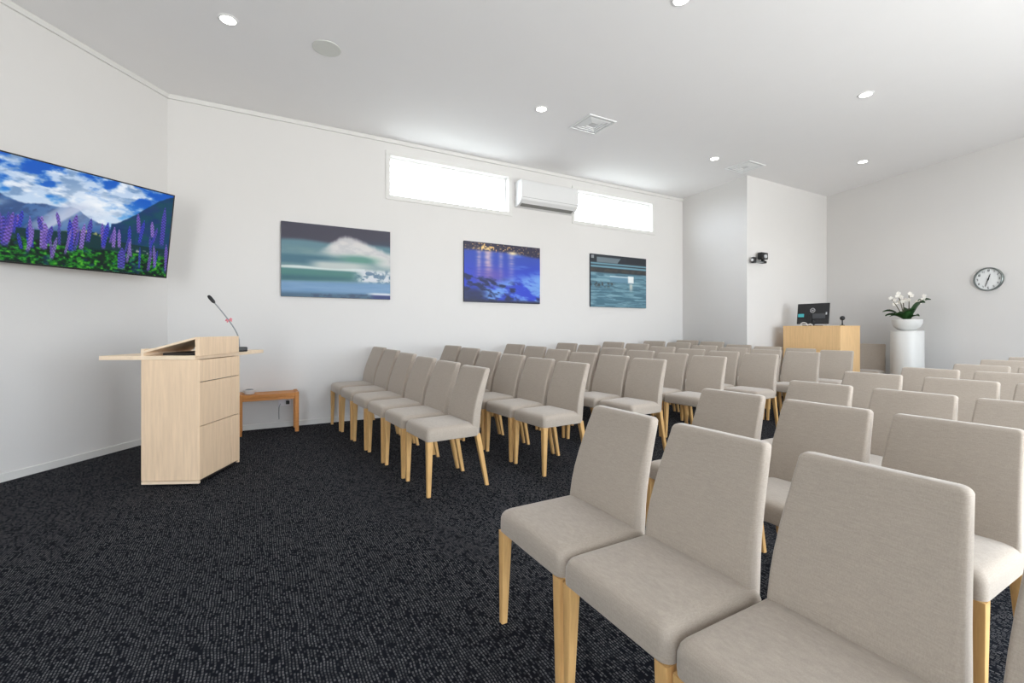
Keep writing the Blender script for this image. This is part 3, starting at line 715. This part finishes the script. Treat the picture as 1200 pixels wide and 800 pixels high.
PX, PY = 9.03, 3.235
e = thing('pedestal', 'tall white cylindrical pedestal carrying the orchid bowl', 'pedestal', (PX, PY, 0))
bm = nb(); lathe(bm, [(.205, 0), (.208, .01), (.208, 1.155), (.204, 1.165)], 48); link('drum', bm, M_WHITE_MATT, e, 40)
bm = nb(); lathe(bm, [(.204, 1.1645), (.209, 1.167), (.209, 1.180), (.205, 1.182)], 48); link('cap', bm, M_WHITE_MATT, e, 40)
def build_orchid():
    e = thing('potted_orchid', 'white orchids with green leaves in white bowl on pedestal', 'plant', (PX, PY, 1.182))
    bm = nb(); lathe(bm, [(.07, 0), (.10, .008), (.165, .06), (.188, .12), (.192, .175), (.18, .18), (.172, .15), (.15, .135), (.004, .14)], 44); link('bowl', bm, M_WHITE_MATT, e, 40)
    bm = nb(); lathe(bm, [(.172, .135), (.12, .152), (.05, .158), (.004, .158)], 28); link('potting_bark', bm, M_SOIL, e, 40)
    rr = random.Random(12)
    def leaf(ang, L, w, lift, droop):
        w *= 1.35; lift += .05
        bm = nb(); dx, dy = math.cos(ang), math.sin(ang); rings = []
        for i in range(9):
            k = i/8; r = .03+L*k; z = .172+lift*math.sin(min(1, k*1.2)*PI/2)-droop*.55*k*k; ww = w*math.sin(PI*min(.97, .12+.86*k))**.8
            px, py = dx*r, dy*r; nx, ny = -dy, dx; th = .004
            rings.append([(px+nx*ww, py+ny*ww, z+ww*.7), (px, py, z+th), (px-nx*ww, py-ny*ww, z+ww*.3), (px, py, z-th)])
        loft(bm, rings); link('leaf', bm, M_GREEN, e, 60)
    # the view side lies towards -x; +y reads as left in the photograph
    for a, L, w, li, dr in ((1.75, .28, .034, .12, .06), (1.55, .26, .038, .05, .04), (1.95, .24, .032, .07, .10), (2.3, .20, .032, .05, .08), (-1.3, .25, .055, .26, .0), (-1.75, .21, .06, .22, .02), (-2.3, .16, .045, .10, .03), (-1.0, .2, .045, .26, .0), (3.1, .15, .04, .08, .06), (0.3, .18, .04, .14, .02), (2.7, .17, .035, .08, .07), (-2.0, .17, .035, .03, .05)): leaf(a, L, w, li, dr)
    for (a, rr_, h, bend) in ((1.6, .20, .36, .03), (1.75, .10, .40, .0), (2.0, .05, .34, .0), (-1.9, .03, .43, -.01), (-1.5, .20, .38, .04), (1.2, .15, .43, .0), (-1.2, .16, .30, .02)):
        p = [Vector((.03*math.cos(a), .03*math.sin(a), .15)).lerp(Vector((rr_*math.cos(a), rr_*math.sin(a), .15+h)), k)+Vector((0, 0, .03*math.sin(k*PI))) for k in [i/7 for i in range(8)]]
        bm = nb(); tube(bm, p, [.008-.004*i/7 for i in range(8)], 7); st = link('flower_stem', bm, M_STEM, e, 60)
        for f in range(4):
            c = p[7-f]+Vector((rr.uniform(-.03, .03), rr.uniform(-.035, .035), rr.uniform(-.005, .03)))
            if f == 3: continue
            bm = nb(); n = Vector((-1, rr.uniform(-.6, .6), rr.uniform(-.2, .3))).normalized(); u = n.cross(Vector((0, 0, 1))).normalized(); v = u.cross(n)
            for q in range(5):
                t = 2*PI*q/5+.3; dd = u*math.cos(t)+v*math.sin(t); s2 = -u*math.sin(t)+v*math.cos(t)
                loft(bm, [[c+dd*r+s2*w+n*o, c+dd*r-s2*w+n*o, c+dd*r-s2*w+n*(o-.002), c+dd*r+s2*w+n*(o-.002)] for r, w, o in ((.002, .004, .0), (.014, .012, .004), (.026, .010, .003), (.033, .003, 0))])
            link('flower', bm, M_PETAL, st)
build_orchid()

def build_clock():
    c = Vector((9.19, 2.347, 1.925)); z = cn; xr = Vector((0, 0, 1)).cross(z).normalized()
    k = (NC + cd*((c-NC).dot(cd))); c = Vector((k.x, k.y, 1.925))
    e = thing('wall_clock', 'round wall clock with grey rim and white dial on far right wall', 'clock', c)
    M = basis((0, 0, 0), xr, (0, 0, 1)); R = .168
    bm = nb(); lathe(bm, [(R, .001), (R, .03), (R-.006, .036), (R-.016, .034), (R-.018, .018), (R-.018, .001)], 56, M, False, False); link('rim', bm, M_RIM, e, 40)
    bm = nb(); lathe(bm, [(R-.017, .001), (R-.017, .016), (.002, .0165)], 48, M); link('dial', bm, M_DIAL, e, 40)
    def digit(bm, ch, ox, oy, h):
        seg = {'0': 'abcdef', '1': 'bc', '2': 'abged', '3': 'abgcd', '4': 'fgbc', '5': 'afgcd', '6': 'afgedc', '7': 'abc', '8': 'abcdefg', '9': 'abfgcd'}[ch]; w = h*.5; t = h*.15
        R_ = {'a': (0, w, h-t, h), 'd': (0, w, 0, t), 'g': (0, w, h/2-t/2, h/2+t/2), 'f': (0, t, h/2, h), 'b': (w-t, w, h/2, h), 'e': (0, t, 0, h/2), 'c': (w-t, w, 0, h/2)}
        for s_ in seg: x0, x1, y0, y1 = R_[s_]; box(bm, ox+x0, ox+x1, oy+y0, oy+y1, .0165, .018, 0, 1, M)
    for n in range(1, 13):
        a = PI/2-n*PI/6; rr_ = R*.74; t = str(n); h = .030; w = len(t)*h*.62
        bm = nb()
        for i, ch in enumerate(t): digit(bm, ch, rr_*math.cos(a)-w/2+i*h*.62, rr_*math.sin(a)-h/2, h)
        link('numeral', bm, M_NUM, e)
    def hand(ang, L, w, zz, nm):
        bm = nb(); a = math.radians(90-ang); dx, dy = math.cos(a), math.sin(a); t = bmesh.new()
        loft(t, [[(dx*r-dy*ww, dy*r+dx*ww, zz), (dx*r+dy*ww, dy*r-dx*ww, zz), (dx*r+dy*ww, dy*r-dx*ww, zz+.002), (dx*r-dy*ww, dy*r+dx*ww, zz+.002)] for r, ww in ((-.02, w), (L*.5, w), (L, w*.4))]); merge(bm, t, M); link(nm, bm, M_BLACK, e)
    hand(17, .078, .006, .0195, 'hour_hand'); hand(198, .112, .005, .023, 'minute_hand')
    bm = nb(); lathe(bm, [(.009, .017), (.009, .027), (.001, .028)], 16, M); link('hub', bm, M_BLACK, e)
build_clock()

def build_cctv():
    y = 4.78; e = thing('mounted_security_camera', 'small black security camera on bracket on the projecting wall', 'camera', (7.40, y, 2.37))
    bm = nb(); box(bm, -.02, .24, -.014, -.0005, -.02, .02, .003, 1); box(bm, -.06, .24, -.09, -.013, -.025, -.008, .004, 1); link('wall_bracket', bm, M_GREYM, e)
    bm = nb(); box(bm, .07, .25, -.13, -.05, .03, .145, .010, 2); box(bm, .14, .19, -.105, -.07, -.01, .032, .004, 1); link('camera_body', bm, M_BLACK, e, 40)
    M = basis((.16, -.13, .075), (1, 0, 0), (0, 0, 1)); bm = nb(); lathe(bm, [(.033, -.002), (.033, .02), (.02, .025), (.002, .018)], 24, M); link('lens', bm, M_LOGO, e, 40)
    bm = nb(); box(bm, -.105, -.025, -.10, -.045, -.045, .055, .012, 3); link('sensor_head', bm, M_BLACK, e, 40)
    M = basis((-.105, -.072, .005), (0, -1, 0), (0, 0, 1)); bm = nb(); lathe(bm, [(.022, -.002), (.022, .004), (.002, .005)], 20, M); link('sensor_lens', bm, M_WHITE, e, 40)
    bm = nb(); box(bm, .20, .265, -.10, -.02, -.03, .012, .008, 2); link('cable_joint', bm, M_BLACK, e, 40)
build_cctv()

# ------------------------------------------------------------------ light
W = bpy.data.worlds.new('daylight'); S.world = W; W.use_nodes = True
nt = W.node_tree; nt.nodes.clear()
wo = nt.nodes.new('ShaderNodeOutputWorld'); bg = nt.nodes.new('ShaderNodeBackground')
SKY, UPLIGHT, UPLIGHT_BACK = 10.4, 10.6, 2.8       # overcast sky; added ground glow to brighten the ceiling, dimmed beyond the high windows
tc = nt.nodes.new('ShaderNodeTexCoord'); sp = nt.nodes.new('ShaderNodeSeparateXYZ'); nt.links.new(tc.outputs['Generated'], sp.inputs[0])
def ramp(sock, lo, hi, c0, c1):
    mr = nt.nodes.new('ShaderNodeMapRange'); mr.interpolation_type = 'SMOOTHSTEP'; mr.inputs[1].default_value = lo; mr.inputs[2].default_value = hi
    nt.links.new(sock, mr.inputs[0]); mx = nt.nodes.new('ShaderNodeMix'); mx.data_type = 'RGBA'; nt.links.new(mr.outputs[0], mx.inputs[0])
    for q, c in ((6, c0), (7, c1)):
        if isinstance(c, tuple): mx.inputs[q].default_value = (*c, 1)
        else: nt.links.new(c, mx.inputs[q])
    return mx.outputs[2]
below = ramp(sp.outputs['Y'], -.3, .3, (1.0*UPLIGHT, .985*UPLIGHT, .98*UPLIGHT), (.95*UPLIGHT_BACK, 1.0*UPLIGHT_BACK, 1.0*UPLIGHT_BACK))
full = ramp(sp.outputs['Z'], -.05, .05, below, (.90*SKY, .96*SKY, 1.06*SKY))
nt.links.new(full, bg.inputs[0]); bg.inputs[1].default_value = 1.37
nt.links.new(bg.outputs[0], wo.inputs[0])
def portal(x0, x1, z0, z1, y, sgn):
    l = bpy.data.lights.new('daylight_portal', 'AREA'); l.shape = 'RECTANGLE'; l.size = x1-x0; l.size_y = z1-z0; l.cycles.is_portal = True
    o = bpy.data.objects.new('daylight_portal', l); COL.objects.link(o); o.location = ((x0+x1)/2, y, (z0+z1)/2); o.rotation_euler = (PI/2 if sgn > 0 else -PI/2, 0, 0)
for w in FRONT: portal(*w, YF-.12, 1)
for w in (W1, W2): portal(*w, YB+.12, -1)

# ------------------------------------------------------------------ camera (16 mm lens on 36 mm, level, at 1.2 m)
cam = bpy.data.cameras.new('camera'); co = bpy.data.objects.new('camera', cam); COL.objects.link(co)
co.location = (0, 0, 1.2); co.rotation_euler = (PI/2, 0, -(PI/2-1.0592))
cam.sensor_width = 36.; cam.lens = 36.*533/1200; cam.shift_y = -14/1200; cam.clip_start = .05; cam.clip_end = 100
S.camera = co
S.view_settings.view_transform = 'Standard'; S.view_settings.look = 'None'; S.view_settings.gamma = 1.; S.view_settings.exposure = 0.; S.view_settings.use_curve_mapping = False
S.cycles.max_bounces = 10; S.cycles.diffuse_bounces = 6; S.cycles.transparent_max_bounces = 8
S.cycles.use_denoising = True; S.cycles.sample_clamp_indirect = 8.
